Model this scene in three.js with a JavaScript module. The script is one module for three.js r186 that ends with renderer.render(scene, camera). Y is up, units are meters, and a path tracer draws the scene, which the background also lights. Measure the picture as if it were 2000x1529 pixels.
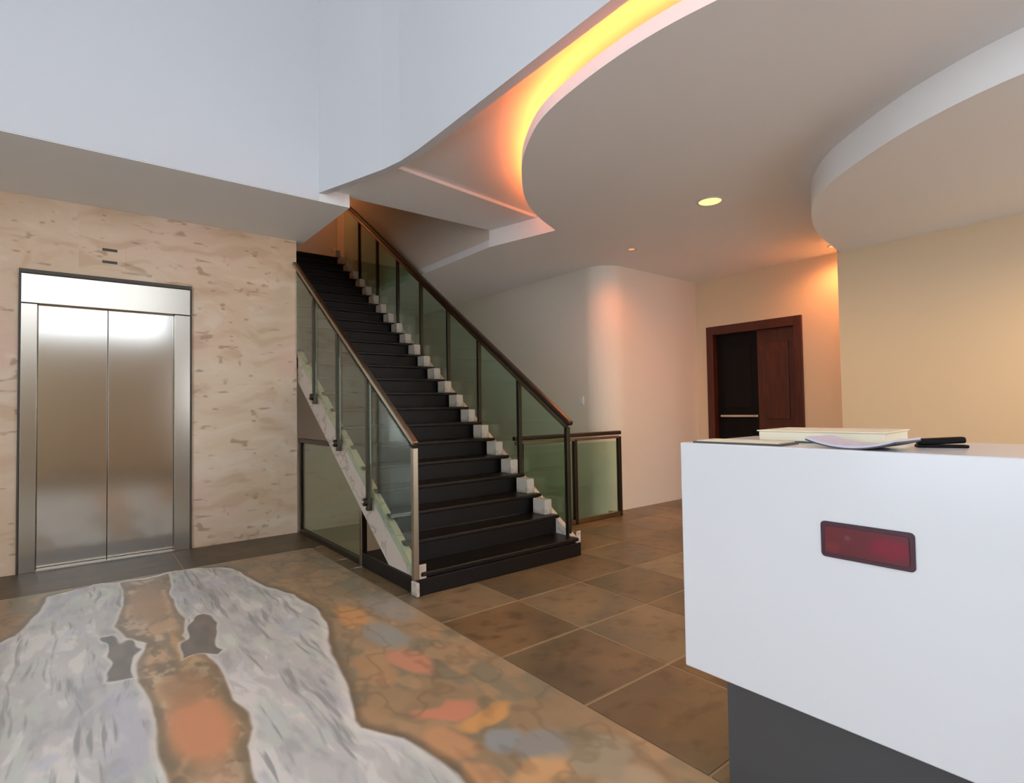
import * as THREE from 'three';
import { RoundedBoxGeometry } from 'three/addons/geometries/RoundedBoxGeometry.js';
import { RectAreaLightUniformsLib } from 'three/addons/lights/RectAreaLightUniformsLib.js';

// ---------------------------------------------------------------- camera, sky, exposure
// World: x runs along the elevator wall, y up, and -z (called d below, d = -z) runs into the lobby.
const scene = new THREE.Scene();
const renderer = new THREE.WebGLRenderer();
renderer.toneMapping = THREE.LinearToneMapping;
renderer.toneMappingExposure = 1.32;
renderer.shadowMap.enabled = true;
RectAreaLightUniformsLib.init();
const camera = new THREE.PerspectiveCamera(2 * Math.atan(764.5 / 1071) * 180 / Math.PI, 2000 / 1529, 0.05, 60);
camera.position.set(0, 1.3, 0);
camera.rotation.order = 'YXZ';
camera.rotation.set(THREE.MathUtils.degToRad(1.7), THREE.MathUtils.degToRad(-38.4), -0.0157);
scene.background = new THREE.Color().setRGB(2.9, 3.16, 3.5);          // bright overcast daylight beyond the windows

// ---------------------------------------------------------------- helpers
const V3 = THREE.Vector3;
let seed = 7;
const rnd = () => { seed = (seed * 1664525 + 1013904223) >>> 0; return seed / 4294967296; };
const hash = (x, y, s) => { let h = (x * 374761393 + y * 668265263 + s * 974634757) | 0; h = Math.imul(h ^ (h >>> 13), 1274126177); return ((h ^ (h >>> 16)) >>> 0) / 4294967296; };
function noise(x, y, s = 0, wrap = 0) {
  const xi = Math.floor(x), yi = Math.floor(y), fx = x - xi, fy = y - yi, u = fx * fx * (3 - 2 * fx), v = fy * fy * (3 - 2 * fy);
  const w = (i) => wrap ? ((i % wrap) + wrap) % wrap : i;
  const a = hash(w(xi), w(yi), s), b = hash(w(xi + 1), w(yi), s), c = hash(w(xi), w(yi + 1), s), d = hash(w(xi + 1), w(yi + 1), s);
  return a + (b - a) * u + (c - a) * v + (a - b - c + d) * u * v;
}
function fbm(x, y, s = 0, o = 4, wrap = 0) { let t = 0, a = 0.5, n = 0; for (let i = 0; i < o; i++) { t += a * noise(x, y, s + i * 17, wrap); n += a; x *= 2; y *= 2; wrap *= 2; a *= 0.5; } return t / n; }
const mix = (a, b, t) => [a[0] + (b[0] - a[0]) * t, a[1] + (b[1] - a[1]) * t, a[2] + (b[2] - a[2]) * t];
const step = (a, b, x) => { const t = Math.min(1, Math.max(0, (x - a) / (b - a))); return t * t * (3 - 2 * t); };
function texture(w, h, f, srgb = true) {                              // f(u, v) gives an sRGB colour 0..255, or one grey value
  const data = new Uint8Array(w * h * 4);
  for (let j = 0; j < h; j++) for (let i = 0; i < w; i++) {
    const c = f((i + 0.5) / w, (j + 0.5) / h), k = (j * w + i) * 4;
    data[k] = Math.min(255, Math.max(0, c[0])); data[k + 1] = Math.min(255, Math.max(0, c[1])); data[k + 2] = Math.min(255, Math.max(0, c[2])); data[k + 3] = 255;
  }
  const t = new THREE.DataTexture(data, w, h, THREE.RGBAFormat);
  t.wrapS = t.wrapT = THREE.RepeatWrapping; t.magFilter = THREE.LinearFilter; t.minFilter = THREE.LinearMipmapLinearFilter; t.generateMipmaps = true;
  if (srgb) t.colorSpace = THREE.SRGBColorSpace;
  t.needsUpdate = true;
  return t;
}
const std = (o) => new THREE.MeshStandardMaterial(o);
const phys = (o) => new THREE.MeshPhysicalMaterial(o);

const used = {};
const numbered = (n) => { const k = used[n] = (used[n] ?? -1) + 1; return k ? n + '_' + String(k).padStart(3, '0') : n; };
function metresUV(g) {                                                // box-projected uv in metres
  if (g.index) g = g.toNonIndexed();
  const p = g.attributes.position, uv = new Float32Array(p.count * 2), a = new V3(), b = new V3(), c = new V3();
  for (let i = 0; i < p.count; i += 3) {
    a.fromBufferAttribute(p, i); b.fromBufferAttribute(p, i + 1); c.fromBufferAttribute(p, i + 2);
    const n = b.clone().sub(a).cross(c.clone().sub(a)), ax = Math.abs(n.x), ay = Math.abs(n.y), az = Math.abs(n.z);
    [a, b, c].forEach((q, k) => {
      const [u, v] = ay >= ax && ay >= az ? [q.x, -q.z] : ax >= az ? [-q.z, q.y] : [q.x, q.y];
      uv[(i + k) * 2] = u; uv[(i + k) * 2 + 1] = v;
    });
  }
  g.setAttribute('uv', new THREE.BufferAttribute(uv, 2));
  return g;
}
function add(name, geo, mat, parent = scene) {
  const m = new THREE.Mesh(geo, mat);
  m.name = parent === scene ? numbered(name) : name;
  m.castShadow = m.receiveShadow = true;
  parent.add(m);
  return m;
}
function boxGeo(x0, x1, y0, y1, d0, d1, r = 0) {
  const w = x1 - x0, h = y1 - y0, l = d1 - d0;
  let g = r ? new RoundedBoxGeometry(w, h, l, 2, Math.min(r, w / 2.01, h / 2.01, l / 2.01)) : new THREE.BoxGeometry(w, h, l);
  g.translate((x0 + x1) / 2, (y0 + y1) / 2, -(d0 + d1) / 2);
  return metresUV(g);
}
const box = (name, x0, x1, y0, y1, d0, d1, mat, parent, r) => add(name, boxGeo(x0, x1, y0, y1, d0, d1, r), mat, parent);
function prismGeo(pts, y0, y1, holes = []) {                          // polygon in (x, d), standing from y0 to y1
  const s = new THREE.Shape(pts.map((p) => new THREE.Vector2(p[0], p[1])));
  holes.forEach((h) => s.holes.push(new THREE.Path(h.map((p) => new THREE.Vector2(p[0], p[1])))));
  const g = new THREE.ExtrudeGeometry(s, { depth: y1 - y0, bevelEnabled: false });
  g.rotateX(-Math.PI / 2); g.translate(0, y0, 0);
  return metresUV(g);
}
function sideGeo(pts, x0, x1) {                                       // polygon in (d, y), from x0 to x1
  const s = new THREE.Shape(pts.map((p) => new THREE.Vector2(p[0], p[1])));
  const g = new THREE.ExtrudeGeometry(s, { depth: x1 - x0, bevelEnabled: false });
  g.rotateY(Math.PI / 2); g.translate(x0, 0, 0);
  return metresUV(g);
}
function faceGeo(pts, d0, d1, ...holes) {                                 // polygon in (x, y), from d0 to d1, with an opening
  const s = new THREE.Shape(pts.map((p) => new THREE.Vector2(p[0], p[1])));
  holes.forEach((h) => s.holes.push(new THREE.Path(h.map((p) => new THREE.Vector2(p[0], p[1])))));
  const g = new THREE.ExtrudeGeometry(s, { depth: d1 - d0, bevelEnabled: false });
  g.translate(0, 0, -d1);
  return metresUV(g);
}
function barGeo(a, b, w, h, r = 0.006) {                              // a bar between two points given as (x, y, d); w across, h upright
  const A = new V3(a[0], a[1], -a[2]), B = new V3(b[0], b[1], -b[2]), L = A.distanceTo(B);
  const g = new RoundedBoxGeometry(w, h, L, 2, Math.min(r, w / 2.01, h / 2.01)), m = new THREE.Object3D();
  m.position.copy(A).add(B).multiplyScalar(0.5); m.lookAt(B); m.updateMatrix();
  return g.applyMatrix4(m.matrix);
}
const merged = (list) => {
  list = list.map((g) => (g.index ? g.toNonIndexed() : g));
  const out = new THREE.BufferGeometry();
  for (const k of ['position', 'normal', 'uv']) {
    const n = list.reduce((t, g) => t + g.attributes[k].array.length, 0), arr = new Float32Array(n); let o = 0;
    for (const g of list) { arr.set(g.attributes[k].array, o); o += g.attributes[k].array.length; }
    out.setAttribute(k, new THREE.BufferAttribute(arr, k === 'uv' ? 2 : 3));
  }
  return out;
};
function thing(name, label, category, group) {
  const o = new THREE.Group(); o.name = numbered(name); scene.add(o);
  o.userData = { label, category }; if (group) o.userData.group = group;
  return o;
}
function tag(o, label, category, group, kind) { o.userData.label = label; if (category) o.userData.category = category; if (group) o.userData.group = group; if (kind) o.userData.kind = kind; return o; }
const struct = (o, label, category) => tag(o, label, category, null, 'structure');
const rect = (x0, x1, y0, y1) => [[x0, y0], [x1, y0], [x1, y1], [x0, y1]];

// ---------------------------------------------------------------- materials
const fine = texture(512, 512, (u, v) => { const n = 200 + 55 * fbm(u * 64, v * 64, 3, 3, 64); return [n, n, n]; }, false);
const M = {
  white: std({ color: 0xd6d7d9, roughness: 0.7, bumpMap: fine, bumpScale: 0.0004 }),
  cream: std({ color: 0xe2d5c5, roughness: 0.75, bumpMap: fine, bumpScale: 0.0005 }),
  ceiling: std({ color: 0xefeeec, roughness: 0.8 }),
  gloss: phys({ color: 0xdededf, roughness: 0.32, clearcoat: 0.4, clearcoatRoughness: 0.15 }),
  plinth: std({ color: 0x4b4a4b, roughness: 0.5 }),
  granite: phys({ color: 0x0c0707, roughness: 0.4, specularIntensity: 0.6 }),
  graniteEdge: phys({ color: 0x0f0909, roughness: 0.34, specularIntensity: 0.7 }),
  marble: phys({ color: 0xd6cdc4, roughness: 0.25, map: texture(512, 512, (u, v) => { const n = fbm(u * 6 + 2 * fbm(u * 4, v * 4, 9, 3, 4), v * 6, 5, 4, 6), k = step(0.06, 0, Math.abs(n - 0.5)); return mix([238, 234, 228], [196, 188, 178], k * 0.7); }) }),
  glass: phys({ color: new THREE.Color().setRGB(0.80, 0.91, 0.83), roughness: 0.03, transmission: 1, thickness: 0, ior: 1.5 }),
  pane: phys({ color: 0xffffff, roughness: 0.0, transmission: 1, thickness: 0, ior: 1.5 }),
  post: std({ color: 0x3f3a31, roughness: 0.35, metalness: 0.8 }),
  bronze: std({ color: 0x9a8d7a, roughness: 0.28, metalness: 1 }),
  chrome: std({ color: 0xcfcac2, roughness: 0.22, metalness: 1 }),
  rail: phys({ color: 0x2c1c14, roughness: 0.35 }),
  darkTrim: std({ color: 0x4d4438, roughness: 0.5 }),
  wood: phys({ color: 0x5a2a14, roughness: 0.45, map: texture(256, 512, (u, v) => { const n = fbm(u * 40, v * 4, 21, 4); return mix([255, 240, 230], [170, 140, 120], n); }) }),
  blackwood: phys({ color: 0x090505, roughness: 0.6, specularIntensity: 0.4 }),
  cladding: std({ color: 0xbfa584, roughness: 0.6 }),
  sand: std({ color: 0xdcc4a2, roughness: 0.75, bumpMap: fine, bumpScale: 0.0005 }),
  frame: std({ color: 0xb9bcc0, roughness: 0.5 }),
  grout: std({ color: 0xa68c6c, roughness: 0.8 }),
};
// brushed stainless steel
const brushed = texture(256, 1024, (u, v) => { const n = 110 + 60 * fbm(u * 200, v * 3, 31, 2); return [n, n, n]; }, false);
M.steel = std({ color: 0xc9c4bb, metalness: 1, roughness: 0.13 });
M.steel.bumpMap = brushed; M.steel.bumpScale = 0.00004;
M.jamb = std({ color: 0xb7b0a4, metalness: 1, roughness: 0.22 });
// beige stone of the elevator wall: warped strokes, paler and pinker patches, small pits
{
  const map = texture(1024, 1024, (u, v) => {
    const w = fbm(u * 5, v * 5, 41, 3, 5), a = fbm(u * 8 + 2.2 * w, v * 22 + 3 * w, 43, 4, 0), p = fbm(u * 3, v * 3, 47, 3, 3), q = fbm(u * 4, v * 4, 53, 3, 4);
    let c = mix([218, 188, 154], [232, 210, 184], p);
    c = mix(c, [226, 190, 168], step(0.5, 0.75, q) * 0.7);
    c = mix(c, [190, 152, 116], step(0.52, 0.8, a) * 0.38);
    c = mix(c, [240, 224, 204], step(0.48, 0.2, a) * 0.4);
    const pit = fbm(u * 26 + 3 * w, v * 60, 59, 2, 0);
    return mix(c, [150, 116, 88], step(0.7, 0.9, pit) * 0.5);
  });
  map.repeat.set(0.4, 0.4);
  M.stone = std({ map, roughness: 0.55, bumpMap: fine, bumpScale: 0.0006 });
}
// brown slate-like floor tiles in four tones
{
  const map = texture(1024, 1024, (u, v) => {
    const w = fbm(u * 4, v * 4, 61, 4, 4), n = fbm(u * 6 + 2 * w, v * 9 + 2 * w, 67, 5), k = fbm(u * 20, v * 30, 71, 3, 0);
    let c = mix([118, 98, 72], [150, 128, 98], n);
    c = mix(c, [96, 90, 76], step(0.45, 0.8, w) * 0.5);
    c = mix(c, [154, 124, 92], step(0.5, 0.8, fbm(u * 5, v * 5, 73, 3, 5)) * 0.5);
    return mix(c, [80, 62, 44], step(0.5, 0.85, k) * 0.4);
  });
  map.repeat.set(0.55, 0.55);
  M.tiles = [0xffffff, 0xe8e2da, 0xf4e6d6, 0xdcd6cc].map((c) => std({ color: c, map, roughness: 0.38, bumpMap: fine, bumpScale: 0.0008 }));
  M.border = std({ color: 0xb2aaa2, map, roughness: 0.4 });
}

// ---------------------------------------------------------------- the floor
const LX = -3.6, FRONT = -3.6, RX = 7.06, LIFT = 6.08, WELL = 4.4;   // left wall, entrance wall, alcove wall, elevator wall, edge of the stairwell
const floor = new THREE.Group(); floor.name = 'floor'; scene.add(floor);
struct(floor, 'brown stone tiled lobby floor with pale joints', 'floor');
{
  const outline = [[LX - 0.2, FRONT - 0.2], [RX + 0.2, FRONT - 0.2], [RX + 0.2, 4.75], [5.2, 4.75], [5.2, WELL], [1.9, WELL], [1.9, LIFT + 0.2], [LX - 0.2, LIFT + 0.2]];
  add('screed', prismGeo(outline, -0.25, -0.0035), M.grout, floor);
  const G = 0.011, tile = (x0, x1, d0, d1) => {
    if (x1 - x0 < 0.03 || d1 - d0 < 0.03) return;
    const dy = (rnd() - 0.5) * 0.0016;
    const m = box('tile', x0 + G / 2, x1 - G / 2, -0.02, dy, d0 + G / 2, d1 - G / 2, M.tiles[Math.floor(rnd() * 4)], floor, 0.004);
    const uv = m.geometry.attributes.uv, ox = rnd() * 2, oy = rnd() * 2;
    for (let i = 0; i < uv.count; i++) uv.setXY(i, uv.getX(i) + ox, uv.getY(i) + oy);
  };
  for (let i = -9; i < 9; i++) for (let j = -10; j < 7; j++) {
    let x0 = 1.74 + 0.6 * i, x1 = x0 + 0.6, d0 = 2.32 + 0.6 * j, d1 = d0 + 0.6;
    x0 = Math.max(x0, LX); x1 = Math.min(x1, RX); d0 = Math.max(d0, FRONT); d1 = Math.min(d1, LIFT);
    if (x0 >= x1 || d0 >= d1) continue;
    const xm = (x0 + x1) / 2, dm = (d0 + d1) / 2;
    if (xm > -2.46 && xm < 1.74 && dm > 0.52 && dm < 5.32) continue;            // the printed panel
    if (xm < 1.74 && dm > 5.32) continue;                                        // the dark border
    if (x0 >= 1.9 || x1 > 1.9) {
      if (x0 < 1.9 && d1 > WELL) tile(x0, 1.9, Math.max(d0, WELL), d1);
      if (d0 >= WELL && x0 < 1.9) continue;
      if (x0 > 5.0) d1 = Math.min(d1, 4.56);
      else d1 = Math.min(d1, WELL);
      if (d0 >= d1) continue;
    }
    tile(x0, x1, d0, d1);
  }
  for (let x = 1.9; x > LX; x -= 1.2) box('border_tile', Math.max(LX, x - 1.2) + G / 2, x - G / 2, -0.02, 0.0005, 5.32 + G / 2, LIFT, M.border, floor, 0.004);
}
// the picture printed on the floor: pale water running round brown rocks
{
  const water = [[-0.34, 4.27], [-0.28, 4.37], [-0.23, 4.75], [-0.15, 5.19], [0.03, 5.28], [0.27, 5.31], [0.59, 5.29], [0.82, 5.24], [0.95, 5.19], [1.05, 4.94], [1.11, 4.38], [1.24, 4.08], [1.23, 3.66], [1.22, 3.41], [1.11, 3.05], [1.07, 2.88], [1.05, 2.68], [1.02, 2.51], [0.94, 2.29], [0.93, 2.21], [0.96, 2.12], [1.01, 2.03], [1.04, 1.90], [1.06, 1.78], [1.07, 1.70], [1.04, 1.5], [1.1, 1.2], [1.0, 0.5], [-2.5, 0.5], [-2.5, 3.4], [-1.4, 3.9], [-0.7, 4.05]];
  const rock = [[0.26, 5.27], [0.26, 4.76], [0.23, 4.40], [0.20, 4.16], [0.24, 3.93], [0.31, 3.72], [0.25, 3.46], [0.24, 3.26], [0.26, 3.00], [0.27, 2.83], [0.25, 2.66], [0.25, 2.50], [0.25, 2.31], [0.2, 1.6], [0.1, 0.9], [0.5, 0.7], [0.55, 1.5], [0.50, 2.11], [0.52, 2.31], [0.57, 2.44], [0.57, 2.58], [0.54, 2.77], [0.56, 3.06], [0.57, 3.27], [0.53, 3.54], [0.50, 3.80], [0.55, 4.07], [0.54, 4.26], [0.54, 4.66], [0.59, 5.23]];
  const dark = [[[0.13, 4.02], [0.18, 4.03], [0.23, 3.84], [0.28, 3.67], [0.24, 3.48], [0.22, 3.28], [0.17, 3.29], [0.12, 3.36], [0.12, 3.57], [0.14, 3.75]], [[0.57, 4.06], [0.65, 4.01], [0.68, 3.85], [0.63, 3.55], [0.67, 3.43], [0.63, 3.33], [0.54, 3.41], [0.45, 3.41], [0.48, 3.67]]];
  const sd = (poly, x, y) => {                                        // signed distance to an outline, positive inside
    let d = 1e9, inside = false;
    for (let i = 0, j = poly.length - 1; i < poly.length; j = i++) {
      const [ax, ay] = poly[j], [bx, by] = poly[i], ex = bx - ax, ey = by - ay, t = Math.min(1, Math.max(0, ((x - ax) * ex + (y - ay) * ey) / (ex * ex + ey * ey)));
      d = Math.min(d, Math.hypot(x - ax - ex * t, y - ay - ey * t));
      if ((ay > y) !== (by > y) && x < ax + ((y - ay) / (by - ay)) * ex) inside = !inside;
    }
    return inside ? d : -d;
  };
  const spots = [                                                     // x, d, reach along x and d, colour, strength
    [0.40, 2.62, 0.12, 0.34, [214, 142, 96], 1], [0.41, 3.06, 0.1, 0.2, [170, 126, 86], 0.8], [0.39, 4.52, 0.1, 0.5, [172, 132, 92], 0.9], [0.36, 1.9, 0.14, 0.4, [206, 158, 120], 0.8],
    [0.48, 3.6, 0.05, 0.3, [206, 158, 100], 0.8], [1.376, 3.35, 0.09, 0.3, [210, 148, 88], 0.95], [1.40, 3.02, 0.10, 0.22, [150, 148, 138], 0.9], [1.62, 3.42, 0.12, 0.3, [150, 144, 134], 0.7],
    [1.356, 2.62, 0.09, 0.16, [212, 138, 102], 0.9], [1.17, 2.6, 0.08, 0.2, [190, 142, 96], 0.8], [1.26, 2.08, 0.13, 0.08, [214, 136, 102], 0.95], [1.35, 1.94, 0.14, 0.07, [220, 156, 88], 0.95],
    [1.13, 1.84, 0.08, 0.12, [214, 150, 100], 0.8], [1.316, 1.73, 0.09, 0.10, [150, 150, 146], 1], [1.41, 1.58, 0.1, 0.10, [148, 144, 136], 0.9], [1.54, 1.42, 0.14, 0.1, [166, 152, 122], 0.8],
    [1.11, 1.60, 0.07, 0.1, [222, 158, 106], 0.9], [1.29, 1.48, 0.14, 0.08, [222, 164, 106], 0.9], [1.50, 1.24, 0.1, 0.1, [184, 162, 128], 0.8], [1.10, 2.30, 0.1, 0.14, [176, 138, 96], 0.7], [1.2, 1.1, 0.2, 0.2, [206, 150, 100], 0.8],
  ];
  const W = 1344, H = 1536;
  const map = texture(W, H, (u, v) => {
    const x = -2.46 + 4.2 * u, d = 0.52 + 4.8 * v;
    const wx = 0.06 * (fbm(x * 9, d * 3, 101, 2) - 0.5), wd = 0.16 * (fbm(x * 8, d * 3, 103, 2) - 0.5), X = x + wx, D = d + wd;
    // bed of brown stone
    let c = mix([150, 120, 86], [172, 142, 106], fbm(x * 9, d * 6, 107, 4));
    c = mix(c, [132, 122, 98], step(0.52, 0.66, fbm(x * 7, d * 4, 109, 3)) * 0.7);
    c = mix(c, [196, 150, 104], step(0.56, 0.72, fbm(x * 8, d * 5, 113, 3)) * 0.55);
    for (const [sx, s2, rx, rd, col, k] of spots) {
      const q = ((X - sx) / rx) ** 2 + ((D - s2) / rd) ** 2;
      if (q < 1.6) c = mix(c, col, k * step(1.5, 0.45, q));
    }
    c = mix(c, [96, 76, 56], step(0.08, 0.0, Math.abs(fbm(x * 7, d * 4.5, 127, 3) - 0.5)) * 0.22);
    const sw = sd(water, X, D), sr = sd(rock, X, D);
    if (sw > -0.05) {
      const flow = fbm(x * 16 + 2 * fbm(x * 4, d * 3, 131, 2), d * 4, 137, 4), fineN = fbm(x * 40 + 2.4 * fbm(x * 5, d * 3, 139, 2), d * 3.2, 149, 3);
      let w = mix([204, 197, 187], [188, 184, 176], fbm(x * 5, d * 3, 151, 3));
      w = mix(w, [222, 214, 202], step(0.55, 0.7, flow) * 0.8);
      w = mix(w, [168, 166, 162], step(0.5, 0.25, flow) * 0.8);
      w = mix(w, [182, 182, 192], step(0.54, 0.72, fbm(x * 6, d * 4, 157, 3)) * 0.5);
      w = mix(w, [196, 204, 184], step(0.58, 0.7, fbm(x * 6, d * 5, 163, 3)) * 0.5);
      w = mix(w, [134, 134, 130], step(0.58, 0.82, fineN) * 0.7);
      w = mix(w, [232, 222, 208], step(0.06, 0.015, sw) * 0.5);
      c = mix(mix(c, [104, 88, 70], step(-0.05, -0.005, sw) * 0.55), w, step(-0.008, 0.012, sw));
      if (sr > -0.03) {
        let r = mix([198, 158, 114], [150, 126, 94], step(0.35, 0.65, fbm(x * 14, d * 6, 167, 3)));
        r = mix(r, [128, 106, 78], step(0.58, 0.7, fbm(x * 18, d * 8, 169, 3)) * 0.6);
        r = mix(r, [212, 190, 156], step(0.6, 0.72, fbm(x * 16, d * 9, 173, 3)) * 0.5);
        for (const [sx, s2, rx, rd, col, k] of spots.slice(0, 5)) { const q = ((X - sx) / rx) ** 2 + ((D - s2) / rd) ** 2; if (q < 1.6) r = mix(r, col, k * step(1.5, 0.3, q)); }
        r = mix(r, [126, 108, 84], step(0.05, 0.015, sr) * 0.6);
        c = mix(mix(c, [226, 214, 198], step(-0.03, -0.005, sr) * 0.6), r, step(-0.006, 0.01, sr));
      }
      for (const q of dark) { const s = sd(q, X + 0.08 * (noise(x * 16, d * 7, 181) - 0.5), D + 0.12 * (noise(x * 14, d * 7, 183) - 0.5)); if (s > -0.03) c = mix(mix(c, [224, 214, 200], step(-0.03, -0.004, s) * 0.6), mix([134, 118, 106], [104, 104, 98], noise(x * 26, d * 9, 171)), step(-0.006, 0.012, s)); }
    }
    const m = (c[0] + c[1] + c[2]) / 3; return [0.14 * m + c[0] * 0.93, 0.14 * m + c[1] * 0.95, 0.14 * m + c[2] * 0.97];
  });
  const g = boxGeo(-2.46 + 0.002, 1.74 - 0.003, -0.02, 0.0012, 0.52 + 0.003, 5.32 - 0.003), p = g.attributes.position, uv = g.attributes.uv;
  for (let i = 0; i < p.count; i++) uv.setXY(i, (p.getX(i) + 2.46) / 4.2, (-p.getZ(i) - 0.52) / 4.8);
  const m = add('printed_floor_panel', g, std({ map, roughness: 0.36 }), floor);
  m.userData.label = 'floor panel printed with pale water and orange rocks';
}

// ---------------------------------------------------------------- walls
// elevator wall with its opening
struct(add('wall_far', faceGeo(rect(LX - 0.2, 1.855, 0, 3.2), LIFT, LIFT + 0.2, rect(-0.375, 0.85, 0.001, 2.49)), M.stone), 'beige mottled stone wall around the elevator', 'wall');
box('shaft_back', -0.5, 1.0, 0, 2.7, LIFT + 0.2, LIFT + 0.3, M.cream, scene.getObjectByName('wall_far'));
// double-height walls over the lobby
struct(box('wall_upper_far', LX - 0.2, 1.66, 3.156, 6.4, 4.79, 5.0, M.white), 'white upper wall above the elevator soffit', 'wall');
{
  const face = [[1.655, 4.79], [1.80, 4.34], [1.90, 4.02], [1.945, 3.80], [1.962, 3.55], [1.965, 3.2], [1.965, FRONT - 0.2]];
  const back = face.map(([x, d]) => [x + 0.07, d]).reverse();
  struct(add('wall_upper_right', prismGeo([...face, ...back], 3.22, 6.4), M.white), 'white upper wall ending above the curved cove ceiling', 'wall');
}
struct(box('wall_right', 6.2, 6.4, 0, 3.3, FRONT - 0.2, 2.33, M.sand), 'warm beige wall behind the reception counter', 'wall');
struct(box('wall_return', 6.4, RX + 0.2, 0, 3.3, 2.13, 2.33, M.cream), 'beige side wall of the doorway alcove', 'wall');
// alcove wall with the double door
{
  const g = sideGeo([[2.1, 0], [4.39, 0], [4.39, 0.001], [3.075, 0.001], [3.075, 2.4], [4.39, 2.4], [4.39, 0.0011], [4.8, 0.0011], [4.8, 3.3], [2.1, 3.3]], RX, RX + 0.2);
  struct(add('wall_alcove', g, M.sand), 'beige alcove wall around the dark wooden door', 'wall');
}
// wall behind the guardrail, rounding the corner into the stairwell
{
  const pts = [[RX + 0.2, 4.56]]; const R = 0.34, cx = 5.1 + R, cd = 4.56 + R;
  for (let k = 0; k <= 16; k++) { const a = -Math.PI / 2 - (k / 16) * Math.PI / 2; pts.push([cx + R * Math.cos(a), cd + R * Math.sin(a)]); }
  pts.push([5.1, 9.5], [5.3, 9.5], [5.3, 4.9], [RX + 0.2, 4.8]);
  const g = prismGeo(pts.reverse(), -2.6, 3.25);
  struct(add('wall_curved', g, M.cream), 'cream wall with a rounded corner beside the stairs', 'wall');
}
struct(box('wall_stairwell_end', 1.655, 5.3, -2.6, 5.4, 9.4, 9.6, M.cream), 'end wall at the top of the stairs', 'wall');
struct(box('wall_stairwell_left', 1.655, 1.855, -2.6, 5.4, LIFT + 0.2, 9.4, M.cream), 'stairwell side wall behind the elevator', 'wall');
struct(box('wall_stairwell_right', 3.565, 3.7, 3.10, 5.4, 4.86, 9.39, M.cream), 'wall beside the upper flight above the ceiling opening', 'wall');
struct(box('wall_stairwell_front', 1.80, 3.7, 3.28, 5.4, 4.70, 4.85, M.cream), 'wall above the stair opening', 'wall');
struct(box('wall_stairwell_side', 1.78, 1.94, 3.16, 5.4, 4.82, LIFT + 0.2, M.cream), 'wall above the elevator soffit beside the stairs', 'wall');
// basement well under the stairs
struct(add('wall_basement', merged([boxGeo(1.8, 1.9, -2.6, -0.001, WELL, LIFT + 0.2), boxGeo(1.9, 5.1, -2.6, -0.26, WELL - 0.1, WELL), boxGeo(1.9, 5.1, -2.7, -2.6, WELL, 9.4)]), M.cream), 'walls of the stairwell going down behind the guardrails', 'wall');
// outer walls with windows, behind and beside the camera
struct(add('wall_entrance', faceGeo(rect(LX - 0.2, RX + 0.2, 0, 6.4), FRONT - 0.2, FRONT, rect(-3.2, 1.7, 3.1, 5.2), rect(2.3, 5.8, 0.05, 2.6)), M.white), 'white entrance wall under a high window', 'wall');
{
  const s = new THREE.Shape(rect(FRONT - 0.2, LIFT + 0.2, 0, 6.4).map((p) => new THREE.Vector2(...p)));
  s.holes.push(new THREE.Path(rect(-3.2, 2.4, 0.3, 4.3).map((p) => new THREE.Vector2(...p))));
  const g = new THREE.ExtrudeGeometry(s, { depth: 0.2, bevelEnabled: false }); g.rotateY(Math.PI / 2); g.translate(LX - 0.2, 0, 0);
  struct(add('wall_left', metresUV(g), M.white), 'white side wall with a tall window', 'wall');
}
box('stone_cladding', LX, 2.2, 0, 3.0, FRONT, FRONT + 0.03, M.cladding, scene.getObjectByName('wall_entrance'));
{
  const w1 = new THREE.Group(); w1.name = 'window_1'; scene.add(w1); struct(w1, 'high window over the entrance', 'window');
  const n = 4, x0 = -3.2, x1 = 1.7, s = (x1 - x0) / n;
  for (let i = 0; i <= n; i++) box('mullion', Math.max(x0, x0 + s * i - 0.03), Math.min(x1, x0 + s * i + 0.03), 3.1, 5.2, FRONT - 0.14, FRONT - 0.06, M.frame, w1);
  for (const y of [3.1, 4.15, 5.14]) box('transom', x0, x1, y, y + 0.06, FRONT - 0.13, FRONT - 0.07, M.frame, w1);
  for (let i = 0; i < n; i++) for (const [a, b] of [[3.16, 4.15], [4.21, 5.14]]) box('pane', x0 + s * i + 0.03, x0 + s * i + s - 0.03, a, b, FRONT - 0.103, FRONT - 0.097, M.pane, w1);
  const w3 = new THREE.Group(); w3.name = 'window_3'; scene.add(w3); struct(w3, 'glazed shopfront of the entrance', 'window');
  for (let i = 0; i <= 3; i++) box('mullion', Math.max(2.3, 2.3 + i * 3.5 / 3 - 0.03), Math.min(5.8, 2.3 + i * 3.5 / 3 + 0.03), 0.05, 2.6, FRONT - 0.14, FRONT - 0.06, M.frame, w3);
  for (let i = 0; i < 3; i++) box('pane', 2.33 + i * 3.5 / 3, 2.27 + (i + 1) * 3.5 / 3, 0.05, 2.6, FRONT - 0.103, FRONT - 0.097, M.pane, w3);
  const w2 = new THREE.Group(); w2.name = 'window_2'; scene.add(w2); struct(w2, 'tall window in the side wall', 'window');
  const d0 = -3.2, d1 = 2.4, t = (d1 - d0) / 4;
  for (let i = 0; i <= 4; i++) box('mullion', LX - 0.14, LX - 0.06, 0.3, 4.3, Math.max(d0, d0 + t * i - 0.03), Math.min(d1, d0 + t * i + 0.03), M.frame, w2);
  for (const y of [0.3, 2.2, 4.24]) box('transom', LX - 0.13, LX - 0.07, y, y + 0.06, d0, d1, M.frame, w2);
  for (let i = 0; i < 4; i++) for (const [a, b] of [[0.36, 2.2], [2.26, 4.24]]) box('pane', LX - 0.103, LX - 0.097, a, b, d0 + t * i + 0.03, d0 + t * i + t - 0.03, M.pane, w2);
}

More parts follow.
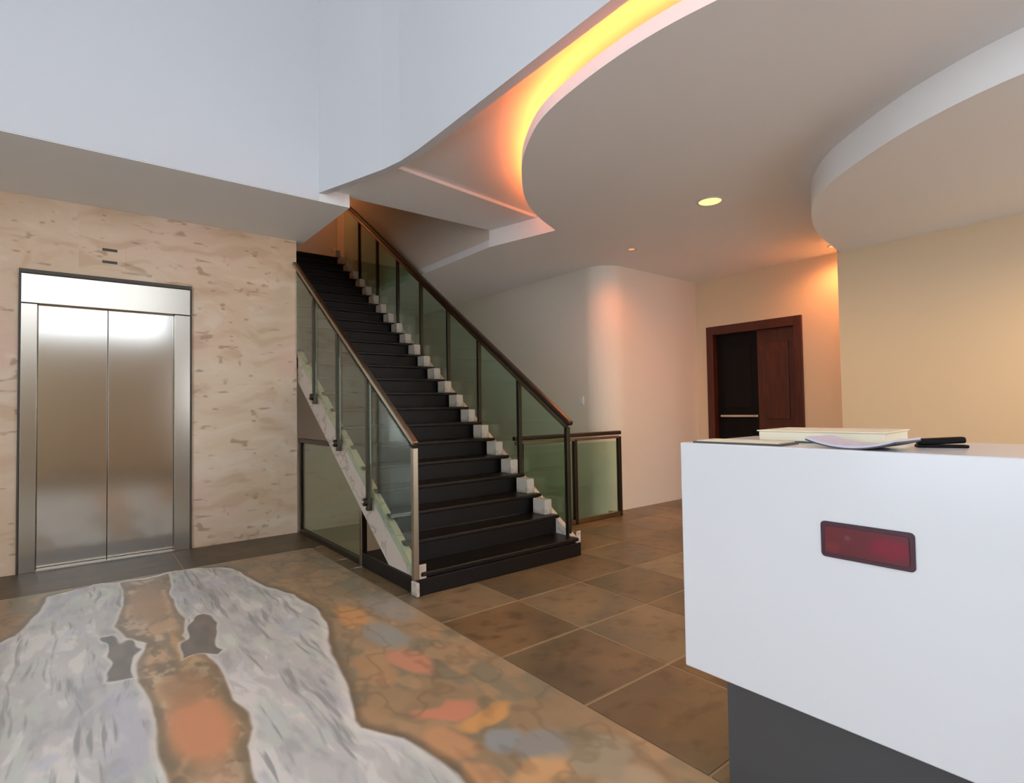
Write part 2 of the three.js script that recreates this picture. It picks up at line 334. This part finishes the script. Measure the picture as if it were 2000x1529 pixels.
// ---------------------------------------------------------------- ceilings
const ceiling = new THREE.Group(); ceiling.name = 'ceiling'; scene.add(ceiling);
struct(ceiling, 'stepped plaster ceiling with two curved lowered panels', 'ceiling');
box('upper_ceiling', LX - 0.2, 2.2, 6.4, 6.5, FRONT - 0.2, 5.0, M.white, ceiling);
box('elevator_soffit', LX - 0.2, 1.94, 3.15, 3.4, 4.795, LIFT + 0.2, M.ceiling, ceiling).userData.label = 'grey soffit in front of the elevator';
box('stairwell_ceiling', 1.74, 3.7, 5.4, 5.5, 4.66, 9.6, M.ceiling, ceiling);
add('cove_ceiling', prismGeo([[2.0, FRONT - 0.2], [RX + 0.2, FRONT - 0.2], [RX + 0.2, 4.8], [4.1, 4.8], [4.1, 4.30], [1.97, 4.02]], 3.30, 3.42), M.ceiling, ceiling).userData.label = 'upper ceiling washed orange by the cove light';
add('beam_ceiling', prismGeo([[1.68, 4.80], [1.96, 4.02], [4.1, 4.30], [4.1, 4.86], [1.68, 4.86]], 3.27, 3.43), M.ceiling, ceiling).userData.label = 'grey ceiling strip in front of the stair opening';
const curve1 = new THREE.CatmullRomCurve3([[6.25, -1.7], [5.4, -1.62], [4.5, -1.35], [3.7, -0.85], [3.0, -0.15], [2.55, 0.45], [2.30, 0.88], [2.20, 1.26], [2.15, 1.60], [2.155, 2.007], [2.23, 2.47], [2.40, 2.83], [2.575, 3.09], [2.993, 3.55], [3.35, 3.80], [3.767, 4.005]].map(([x, d]) => new V3(x, 0, -d)), false, 'centripetal');
const edge1 = curve1.getPoints(110).map((p) => [p.x, -p.z]);
const H1 = 3.08, H2 = 2.86;
add('curved_panel', prismGeo([...edge1, [3.56, 4.86], [3.56, 9.45], [5.2, 9.45], [5.2, 4.7], [RX + 0.1, 4.7], [RX + 0.1, 2.2], [6.3, 2.2]], H1, H1 + 0.08), M.ceiling, ceiling).userData.label = 'curved lowered ceiling panel with downlight';
add('panel_fascia', prismGeo([[3.775, 4.02], [3.87, 4.06], [3.66, 4.86], [3.565, 4.86]], 3.09, 3.268), M.ceiling, ceiling);
const curve2 = new THREE.CatmullRomCurve3([[6.25, -3.0], [5.2, -2.7], [4.3, -2.0], [3.75, -1.1], [3.52, -0.3], [3.537, 0.484], [3.70, 0.95], [4.03, 1.43], [4.27, 1.68], [4.665, 1.927], [5.25, 2.14], [6.25, 2.31]].map(([x, d]) => new V3(x, 0, -d)), false, 'centripetal');
add('lower_curved_panel', prismGeo(curve2.getPoints(110).map((p) => [p.x, -p.z]), H2, H1), M.ceiling, ceiling).userData.label = 'lowest curved ceiling panel over the reception';

// ---------------------------------------------------------------- lamps
const WARM = new THREE.Color(1.0, 0.66, 0.30), ORANGE = new THREE.Color(1.0, 0.2, 0.03);
// orange light strip lying on the curved panel, shining up into the cove
{
  const led = curve1.clone(); const pts = [];
  const c = curve1.getPoints(90);
  for (let i = 0; i < c.length; i++) {
    const a = c[Math.max(0, i - 1)], b = c[Math.min(c.length - 1, i + 1)], t = b.clone().sub(a).normalize(), n = new V3(-t.z, 0, t.x);
    pts.push(c[i].clone().addScaledVector(n, 0.03).setY(H1 + 0.086));
  }
  const path = new THREE.CatmullRomCurve3(pts);
  const strip = add('led_strip', new THREE.TubeGeometry(path, 120, 0.005, 6), std({ color: 0xffb060, emissive: ORANGE, emissiveIntensity: 4, roughness: 0.6 }));
  tag(strip, 'orange light strip hidden on the edge of the curved ceiling panel', 'light strip');
  const N = 18, p = path.getSpacedPoints(N);
  for (let i = 0; i < N; i++) {
    const a = p[i], b = p[i + 1], l = new THREE.RectAreaLight(ORANGE, 66, a.distanceTo(b), 0.012);
    l.position.copy(a).add(b).multiplyScalar(0.5).setY(H1 + 0.094);
    const t = b.clone().sub(a).normalize(), up = new V3(0, 1, 0), z = up.clone().negate(), y = z.clone().cross(t).normalize();
    l.quaternion.setFromRotationMatrix(new THREE.Matrix4().makeBasis(t, y, z));
    scene.add(l);
  }
}
function downlight(x, d, y, color, power, glow, label, r = 0.075, group) {
  const t = thing('downlight', label, 'downlight', group);
  t.position.set(x, y, -d);
  add('trim_ring', new THREE.LatheGeometry([[r, 0.004], [r, -0.004], [r + 0.004, -0.007], [r + 0.016, -0.006], [r + 0.022, 0]].map((q) => new THREE.Vector2(...q)), 40), M.white, t);
  add('lens', new THREE.CylinderGeometry(r, r, 0.004, 40).translate(0, -0.001, 0), std({ color: 0xfff0c0, emissive: color, emissiveIntensity: glow, roughness: 0.5 }), t);
  const l = new THREE.SpotLight(color, power, 0, 1.45, 0.5, 2);
  l.position.set(x, y - 0.012, -d); l.target.position.set(x, 0, -d); l.castShadow = true; l.shadow.radius = 3.5;
  scene.add(l, l.target);
  return t;
}
downlight(4.33, 2.63, H1, new THREE.Color(1, 0.72, 0.30), 5, 0.85, 'glowing yellow round downlight in the curved ceiling panel', 0.095);
downlight(4.92, 3.98, H1, ORANGE.clone().lerp(WARM, 0.15), 3.0, 0.8, 'orange downlight beside the rounded wall corner', 0.035);
downlight(6.72, 2.55, H1, ORANGE.clone().lerp(WARM, 0.35), 4.4, 1, 'orange downlight hidden in the doorway alcove', 0.05);
downlight(4.9, 0.9 - 0.75, H2, WARM, 6.2, 1.2, 'warm downlight over the reception nearest the doorway alcove', 0.075, 'downlights over the reception');
downlight(4.9, -0.9, H2, WARM, 5.5, 1.2, 'middle warm downlight in the row over the reception', 0.075, 'downlights over the reception');
downlight(4.9, -1.95, H2, WARM, 5, 1.2, 'warm downlight over the reception nearest the entrance', 0.075, 'downlights over the reception');
downlight(2.7, 8.9, 5.4, ORANGE.clone().lerp(WARM, 0.4), 1.6, 1.0, 'warm downlight over the top of the stairs', 0.06);

// ---------------------------------------------------------------- elevator
{
  const t = thing('elevator_entrance', 'brushed steel elevator doors in a steel frame set in beige stone', 'elevator');
  const a = -0.375, b = 0.85, i0 = -0.268, i1 = 0.72, mid = 0.212, F0 = LIFT - 0.02, F1 = LIFT + 0.16;
  box('jamb', a, i0, 0, 2.235, F0, F1, M.jamb, t, 0.004); box('jamb', i1, b, 0, 2.235, F0, F1, M.jamb, t, 0.004);
  box('header', a, b, 2.24, 2.487, F0, F1, M.jamb, t, 0.004);
  box('door_leaf', i0 + 0.001, mid - 0.002, 0.02, 2.26, LIFT + 0.045, LIFT + 0.075, M.steel, t, 0.003);
  box('door_leaf', mid + 0.002, i1 - 0.001, 0.02, 2.26, LIFT + 0.045, LIFT + 0.075, M.steel, t, 0.003);
  box('sill', i0, i1, 0, 0.018, LIFT - 0.05, F1, M.chrome, t, 0.003).userData.label = 'bright metal door sill';
  box('top_trim', a - 0.012, b + 0.012, 2.489, 2.522, LIFT - 0.028, LIFT, M.darkTrim, t, 0.003).userData.label = 'dark trim strip over the frame';
  box('side_trim', a - 0.014, a, 0, 2.489, LIFT - 0.026, LIFT, M.darkTrim, t, 0.003); box('side_trim', b, b + 0.014, 0, 2.489, LIFT - 0.026, LIFT, M.darkTrim, t, 0.003);
  const s = thing('elevator_indicator', 'small stone-coloured indicator with two dark slots above the elevator', 'indicator');
  box('plate', 0.10, 0.34, 2.60, 2.84, LIFT - 0.004, LIFT, M.stone, s, 0.002);
  for (const y of [2.665, 2.775]) box('slot', 0.165, 0.275, y - 0.012, y + 0.012, LIFT - 0.007, LIFT - 0.003, M.darkTrim, s, 0.002);
}

// ---------------------------------------------------------------- staircase
const RISE = 0.165, RUN = 0.24, FOOT = 3.44, SX0 = 1.9, SX1 = 3.42, NSTEP = 23;
const nose = (d) => RISE + (d - FOOT) * RISE / RUN;                   // height of the line through the nosings
{
  const t = thing('staircase', 'dark granite staircase with white marble sides rising past the elevator wall', 'staircase');
  const riserG = boxGeo(SX0 + 0.02, SX1 - 0.02, 0, RISE - 0.03, 0, RUN + 0.02), treadG = boxGeo(SX0 - 0.02, SX1 - 0.0, RISE - 0.03, RISE, -0.03, RUN + 0.0, 0.008);
  const blockG = boxGeo(SX1 - 0.12, SX1 - 0.035, 0, 0.135, 0.035, 0.2, 0.006);
  for (let i = 0; i < NSTEP; i++) {
    const s = add('step', riserG, M.granite, t); s.position.set(0, RISE * i, -(FOOT + RUN * i));
    add('tread', treadG, M.graniteEdge, s);
    if (i) add('skirting_block', blockG, M.marble, s).position.set(0, RISE, 0);
  }
  // sloping white stringer on the open side and its partner, cut off level above the floor
  const d0 = FOOT - 0.02, d1 = 6.07, low = (d) => nose(d) - 0.36, y0 = 0.12, dl = FOOT + (y0 + 0.36 - RISE) * RUN / RISE;
  const pts = [[d0, y0], [dl, y0], [d1, low(d1)], [d1, nose(d1) - 0.03], [d0 + 0.02, nose(d0 + 0.02) - 0.03], [d0, 0.1 + y0]];
  add('stringer', sideGeo(pts, SX0 - 0.035, SX0 + 0.02), M.marble, t).userData.label = 'white marble stringer along the open side';
  const d2 = 9.2, pr = [[d0, y0], [dl, y0], [d2, low(d2)], [d2, nose(d2) - 0.03], [d0 + 0.02, nose(d0 + 0.02) - 0.03], [d0, 0.1 + y0]];
  add('stringer', sideGeo(pr, SX1 - 0.02, SX1 + 0.03), M.marble, t);
  add('underside', sideGeo([[FOOT + 0.9, nose(FOOT + 0.9) - 0.34], [FOOT + 0.9, nose(FOOT + 0.9) - 0.2], [d2, nose(d2) - 0.2], [d2, nose(d2) - 0.34]], SX0 + 0.02, SX1 - 0.02), M.granite, t);
  box('base_block', SX0 - 0.04, SX1 + 0.04, 0, 0.12, FOOT - 0.015, 4.395, M.granite, t, 0.008).userData.label = 'dark granite block under the first steps';
  box('corner_block', SX0 - 0.06, SX0 - 0.035, 0, 0.10, FOOT - 0.03, FOOT + 0.06, M.marble, t, 0.01).userData.label = 'pale marble block at the foot';
  const topY = RISE * NSTEP; box('landing', 1.94, 3.5, topY - 0.2, topY - 0.001, FOOT + RUN * NSTEP, 9.3, M.granite, t);
}

// ---------------------------------------------------------------- balustrades
function balustrade(x, posts, dEnd, side, label, footY) {
  const t = thing('stair_balustrade', label, 'balustrade', null);
  const top = (d) => nose(d) + 0.955, dS = posts[0];
  const rail = add('handrail', side > 0 ? barGeo([x, top(dS - 0.05), dS - 0.05], [x, top(dEnd), dEnd], 0.06, 0.045, 0.015) : barGeo([x, top(dS - 0.018) - 0.02, dS - 0.018], [x, top(dEnd) - 0.02, dEnd], 0.042, 0.036, 0.008), side > 0 ? M.rail : M.bronze, t);
  rail.userData.label = side > 0 ? 'dark wooden handrail' : 'brushed bronze handrail';
  if (side > 0) add('rail_bar', barGeo([x, top(dS) - 0.055, dS], [x, top(dEnd) - 0.055, dEnd], 0.045, 0.04, 0.006), M.bronze, t).userData.label = 'brushed metal bar under the handrail';
  posts.forEach((d, i) => {
    const lo = i ? nose(d) - 0.16 : footY, p = add('post', barGeo([x, lo, d], [x, top(d) - 0.06, d], 0.04, 0.04, 0.004), i || side > 0 ? M.post : M.bronze, t);
    if (side < 0 && i) {
      const g = new THREE.LatheGeometry([[0.001, 0.03], [0.026, 0.03], [0.032, 0.024], [0.032, 0]].map((q) => new THREE.Vector2(...q)), 24);
      g.rotateZ(Math.PI / 2); g.translate(x - 0.02, lo + 0.07, -d);
      add('clamp', g, M.post, p);
      const b = new THREE.SphereGeometry(0.014, 16, 12); b.scale(0.5, 1, 1); b.translate(x - 0.052, lo + 0.07, -d); add('cap_bolt', b, M.chrome, p);
    }
  });
  const all = [...posts, dEnd];
  for (let i = 0; i < all.length - 1; i++) {
    const a = all[i] + 0.035, b = all[i + 1] - 0.035;
    if (b - a < 0.1) continue;
    const lo = (d) => Math.max(nose(d) + (side > 0 ? 0.02 : -0.02), 0.14), hi = (d) => top(d) - 0.09;
    add('glass_panel', sideGeo([[a, lo(a)], [b, lo(b)], [b, hi(b)], [a, hi(a)]], x - 0.006, x + 0.006), M.glass, t);
  }
  return t;
}
balustrade(SX0 - 0.075, [3.40, 4.16, 4.80, 5.42], 6.05, -1, 'glass balustrade on the open side of the stairs facing the elevator', 0.13);
balustrade(SX1 - 0.005, [3.53, 4.20, 4.88, 5.50, 6.14, 6.78, 7.42, 8.06], 8.7, 1, 'long glass balustrade on the far side of the stairs', 0.165);
// glass guard round the well, between the stairs and the rounded wall
{
  const t = thing('glass_guardrail', 'level glass guardrail between the stairs and the rounded wall', 'guardrail');
  const d = 4.36, xs = [3.56, 4.33, 5.07];
  add('handrail', barGeo([3.47, 0.985, d], [5.09, 0.985, d], 0.06, 0.045, 0.012), M.rail, t);
  add('rail_bar', barGeo([3.49, 0.935, d], [5.06, 0.935, d], 0.045, 0.03, 0.006), M.bronze, t);
  xs.forEach((x) => { add('post', barGeo([x, 0, d], [x, 0.94, d], 0.045, 0.045, 0.004), M.post, t); });
  for (let i = 0; i < 2; i++) box('glass_panel', xs[i] + 0.03, xs[i + 1] - 0.03, 0.06, 0.89, d - 0.006, d + 0.006, M.glass, t);
  add('foot_rail', barGeo([3.56, 0.03, d], [5.06, 0.03, d], 0.04, 0.05, 0.004), M.bronze, t);
}
// glass guard under the open side of the stairs
{
  const t = thing('glass_guardrail', 'short glass guardrail under the stairs beside the elevator wall', 'guardrail');
  const x = SX0 - 0.01, und = (d) => nose(d) - 0.375;
  add('handrail', barGeo([x, 0.985, 6.07], [x, 0.985, 5.16], 0.06, 0.045, 0.012), M.rail, t);
  add('post', barGeo([x, 0, 6.03], [x, 0.97, 6.03], 0.045, 0.045, 0.004), M.post, t);
  add('post', barGeo([x, 0, 4.43], [x, und(4.43), 4.43], 0.05, 0.05, 0.004), M.bronze, t);
  const cut = FOOT + (0.95 + 0.375 - RISE) * RUN / RISE;
  add('glass_panel', sideGeo([[4.47, 0.05], [5.99, 0.05], [5.99, 0.95], [cut, 0.95], [4.47, und(4.47)]], x - 0.006, x + 0.006), M.glass, t);
  add('foot_rail', barGeo([x, 0.025, 4.45], [x, 0.025, 6.0], 0.045, 0.05, 0.004), M.post, t);
}

// ---------------------------------------------------------------- double door in the alcove
{
  const t = new THREE.Group(); t.name = 'door_1'; scene.add(t);
  struct(t, 'dark brown double door in a wooden frame in the alcove', 'door');
  const x0 = RX - 0.03, x1 = RX + 0.12, a = 3.075, b = 4.39, h = 2.4;
  box('door_frame', x0, x1, 0, h, a, a + 0.10, M.wood, t, 0.006); box('door_frame', x0, x1, 0, h, b - 0.10, b, M.wood, t, 0.006);
  box('door_frame', x0, x1, h - 0.12, h, a + 0.1, b - 0.1, M.wood, t, 0.006);
  const mid = 3.69;
  const right = box('door_leaf', RX + 0.05, RX + 0.09, 0.01, h - 0.12, a + 0.1, mid - 0.003, M.wood, t, 0.004); right.userData.label = 'brown wooden door leaf';
  for (const [p, q] of [[0.2, 0.95], [1.1, 2.1]]) box('panel', RX + 0.035, RX + 0.05, p, q, a + 0.2, mid - 0.12, M.wood, right, 0.006);
  const left = box('door_leaf', RX + 0.08, RX + 0.12, 0.01, h - 0.12, mid + 0.003, b - 0.1, M.blackwood, t, 0.004); left.userData.label = 'almost black door leaf';
  for (const [p, q] of [[0.2, 0.95], [1.25, 2.1]]) box('panel', RX + 0.068, RX + 0.08, p, q, mid + 0.1, b - 0.2, M.blackwood, left, 0.006);
  add('push_bar', barGeo([RX + 0.03, 1.14, mid + 0.0], [RX + 0.03, 1.14, b - 0.16], 0.025, 0.035, 0.01), M.chrome, left).userData.label = 'pale metal push bar';
}
// light switch on the cream wall
{
  const t = thing('light_switch', 'small pale switch plate on the cream wall above the handrail', 'switch');
  box('plate', 5.088, 5.1, 1.32, 1.43, 4.95, 5.03, M.white, t, 0.004); box('rocker', 5.082, 5.09, 1.345, 1.405, 4.965, 5.015, M.gloss, t, 0.003);
}

// ---------------------------------------------------------------- reception counter and what lies on it
{
  const t = thing('reception_counter', 'white reception counter on a recessed dark grey plinth', 'counter');
  const x0 = 1.676, x1 = 2.21, e = 1.16, n = -1.4, b = 0.39, top = 1.168;
  box('front_panel', x0, x0 + 0.03, b, top, n, e, M.gloss, t, 0.005);
  box('end_panel', x0 + 0.03, x1, b, top - 0.03, e - 0.03, e, M.gloss, t, 0.003);
  box('end_panel', x0 + 0.03, x1, b, top - 0.03, n, n + 0.03, M.gloss, t, 0.003);
  box('bottom_panel', x0 + 0.03, x1, b, b + 0.025, n + 0.03, e - 0.03, M.gloss, t);
  box('counter_top', x0 + 0.028, x1, top - 0.03, top - 0.0005, n, e, M.gloss, t, 0.002);
  box('plinth', x0 + 0.08, x1 - 0.03, 0, b, n + 0.1, 1.05, M.plinth, t).userData.label = 'recessed dark grey plinth';

  const s = thing('sign_plaque', 'small dark red plaque with rounded corners on the white counter front', 'sign');
  const sh = new THREE.Shape(), w = 0.224, h = 0.098, r = 0.012;
  sh.moveTo(-w / 2 + r, -h / 2); sh.lineTo(w / 2 - r, -h / 2); sh.quadraticCurveTo(w / 2, -h / 2, w / 2, -h / 2 + r); sh.lineTo(w / 2, h / 2 - r); sh.quadraticCurveTo(w / 2, h / 2, w / 2 - r, h / 2);
  sh.lineTo(-w / 2 + r, h / 2); sh.quadraticCurveTo(-w / 2, h / 2, -w / 2, h / 2 - r); sh.lineTo(-w / 2, -h / 2 + r); sh.quadraticCurveTo(-w / 2, -h / 2, -w / 2 + r, -h / 2);
  const plate = (k, d) => { const g = new THREE.ExtrudeGeometry(sh, { depth: d, bevelEnabled: true, bevelSize: 0.001, bevelThickness: 0.001, bevelSegments: 1 }); g.scale(k, k, 1); g.rotateY(-Math.PI / 2); return g; };
  add('plate', plate(1, 0.004), phys({ color: 0x43202a, roughness: 0.35 }), s);
  const face = plate(0.9, 0.0015); face.scale(1, 0.86, 1); face.translate(-0.005, 0, 0);
  const p = face.attributes.position, uv = face.attributes.uv;
  for (let i = 0; i < p.count; i++) uv.setXY(i, p.getZ(i) / w + 0.5, p.getY(i) / h + 0.5);
  const print = texture(512, 224, (u, v) => { let c = mix([104, 32, 38], [92, 30, 40], noise(u * 3, v * 2, 5)); c = mix(c, [124, 14, 40], step(0.26, 0.12, Math.hypot((u - 0.76) * 0.9, (v - 0.5) * 0.7))); c = mix(c, [124, 66, 70], step(0.05, 0.02, Math.hypot(u - 0.31, (v - 0.62) * 0.45)) * 0.8); return mix(c, [120, 42, 40], step(0.10, 0.04, Math.hypot((u - 0.14) * 0.8, (v - 0.3) * 0.5)) * 0.7); });
  add('printed_face', face, phys({ map: print, roughness: 0.3 }), s);
  s.position.set(x0 - 0.001, 0.914, -0.582);

  // papers
  const paper = std({ color: 0xe9dfc4, roughness: 0.7 }), lilac = std({ color: 0xcfc9d6, roughness: 0.5 });
  const l = thing('ledger_book', 'thick cream-paged ledger lying on the white counter top', 'book');
  box('page_block', -0.13, 0.13, 0.004, 0.036, -0.19, 0.19, paper, l, 0.003); box('cover', -0.135, 0.135, 0, 0.004, -0.195, 0.195, M.plinth, l, 0.001); box('cover', -0.135, 0.135, 0.036, 0.040, -0.195, 0.195, paper, l, 0.001);
  l.position.set(2.03, top, -0.80); l.rotation.y = 0.06;
  const f = thing('folder', 'flat dark grey folder at the front edge of the white counter top', 'folder');
  box('cover', -0.07, 0.07, 0, 0.006, -0.15, 0.15, M.plinth, f, 0.002); box('sheet', -0.06, 0.062, 0.006, 0.009, -0.14, 0.14, paper, f);
  f.position.set(1.765, top, -0.97); f.rotation.y = 0.05;
  const m = thing('brochure', 'curled lilac brochure at the front edge of the white counter top', 'brochure');
  const cs = []; for (let i = 0; i <= 20; i++) { const q = i / 20; cs.push([-0.12 + 0.24 * q, 0.004 + 0.022 * (q * 2 - 1) ** 2]); }
  add('pages', sideGeo([...cs, ...cs.map(([a, y]) => [a, y + 0.006]).reverse()], -0.075, 0.075), lilac, m);
  add('cover', sideGeo([...cs.map(([a, y]) => [a, y - 0.004]), ...cs.slice().reverse()], -0.077, 0.077), M.plinth, m);
  m.position.set(1.775, top, -0.62); m.rotation.y = -0.1;
  const pn = thing('stapler', 'small black stapler on the white counter top beside the brochure', 'stapler');
  box('base', -0.018, 0.018, 0, 0.008, -0.06, 0.06, M.blackwood, pn, 0.003);
  add('arm', barGeo([0, 0.022, -0.055], [0, 0.015, 0.058], 0.03, 0.018, 0.006), M.blackwood, pn);
  pn.position.set(1.93, top, -0.47); pn.rotation.y = 0.5;
}

renderer.render(scene, camera);
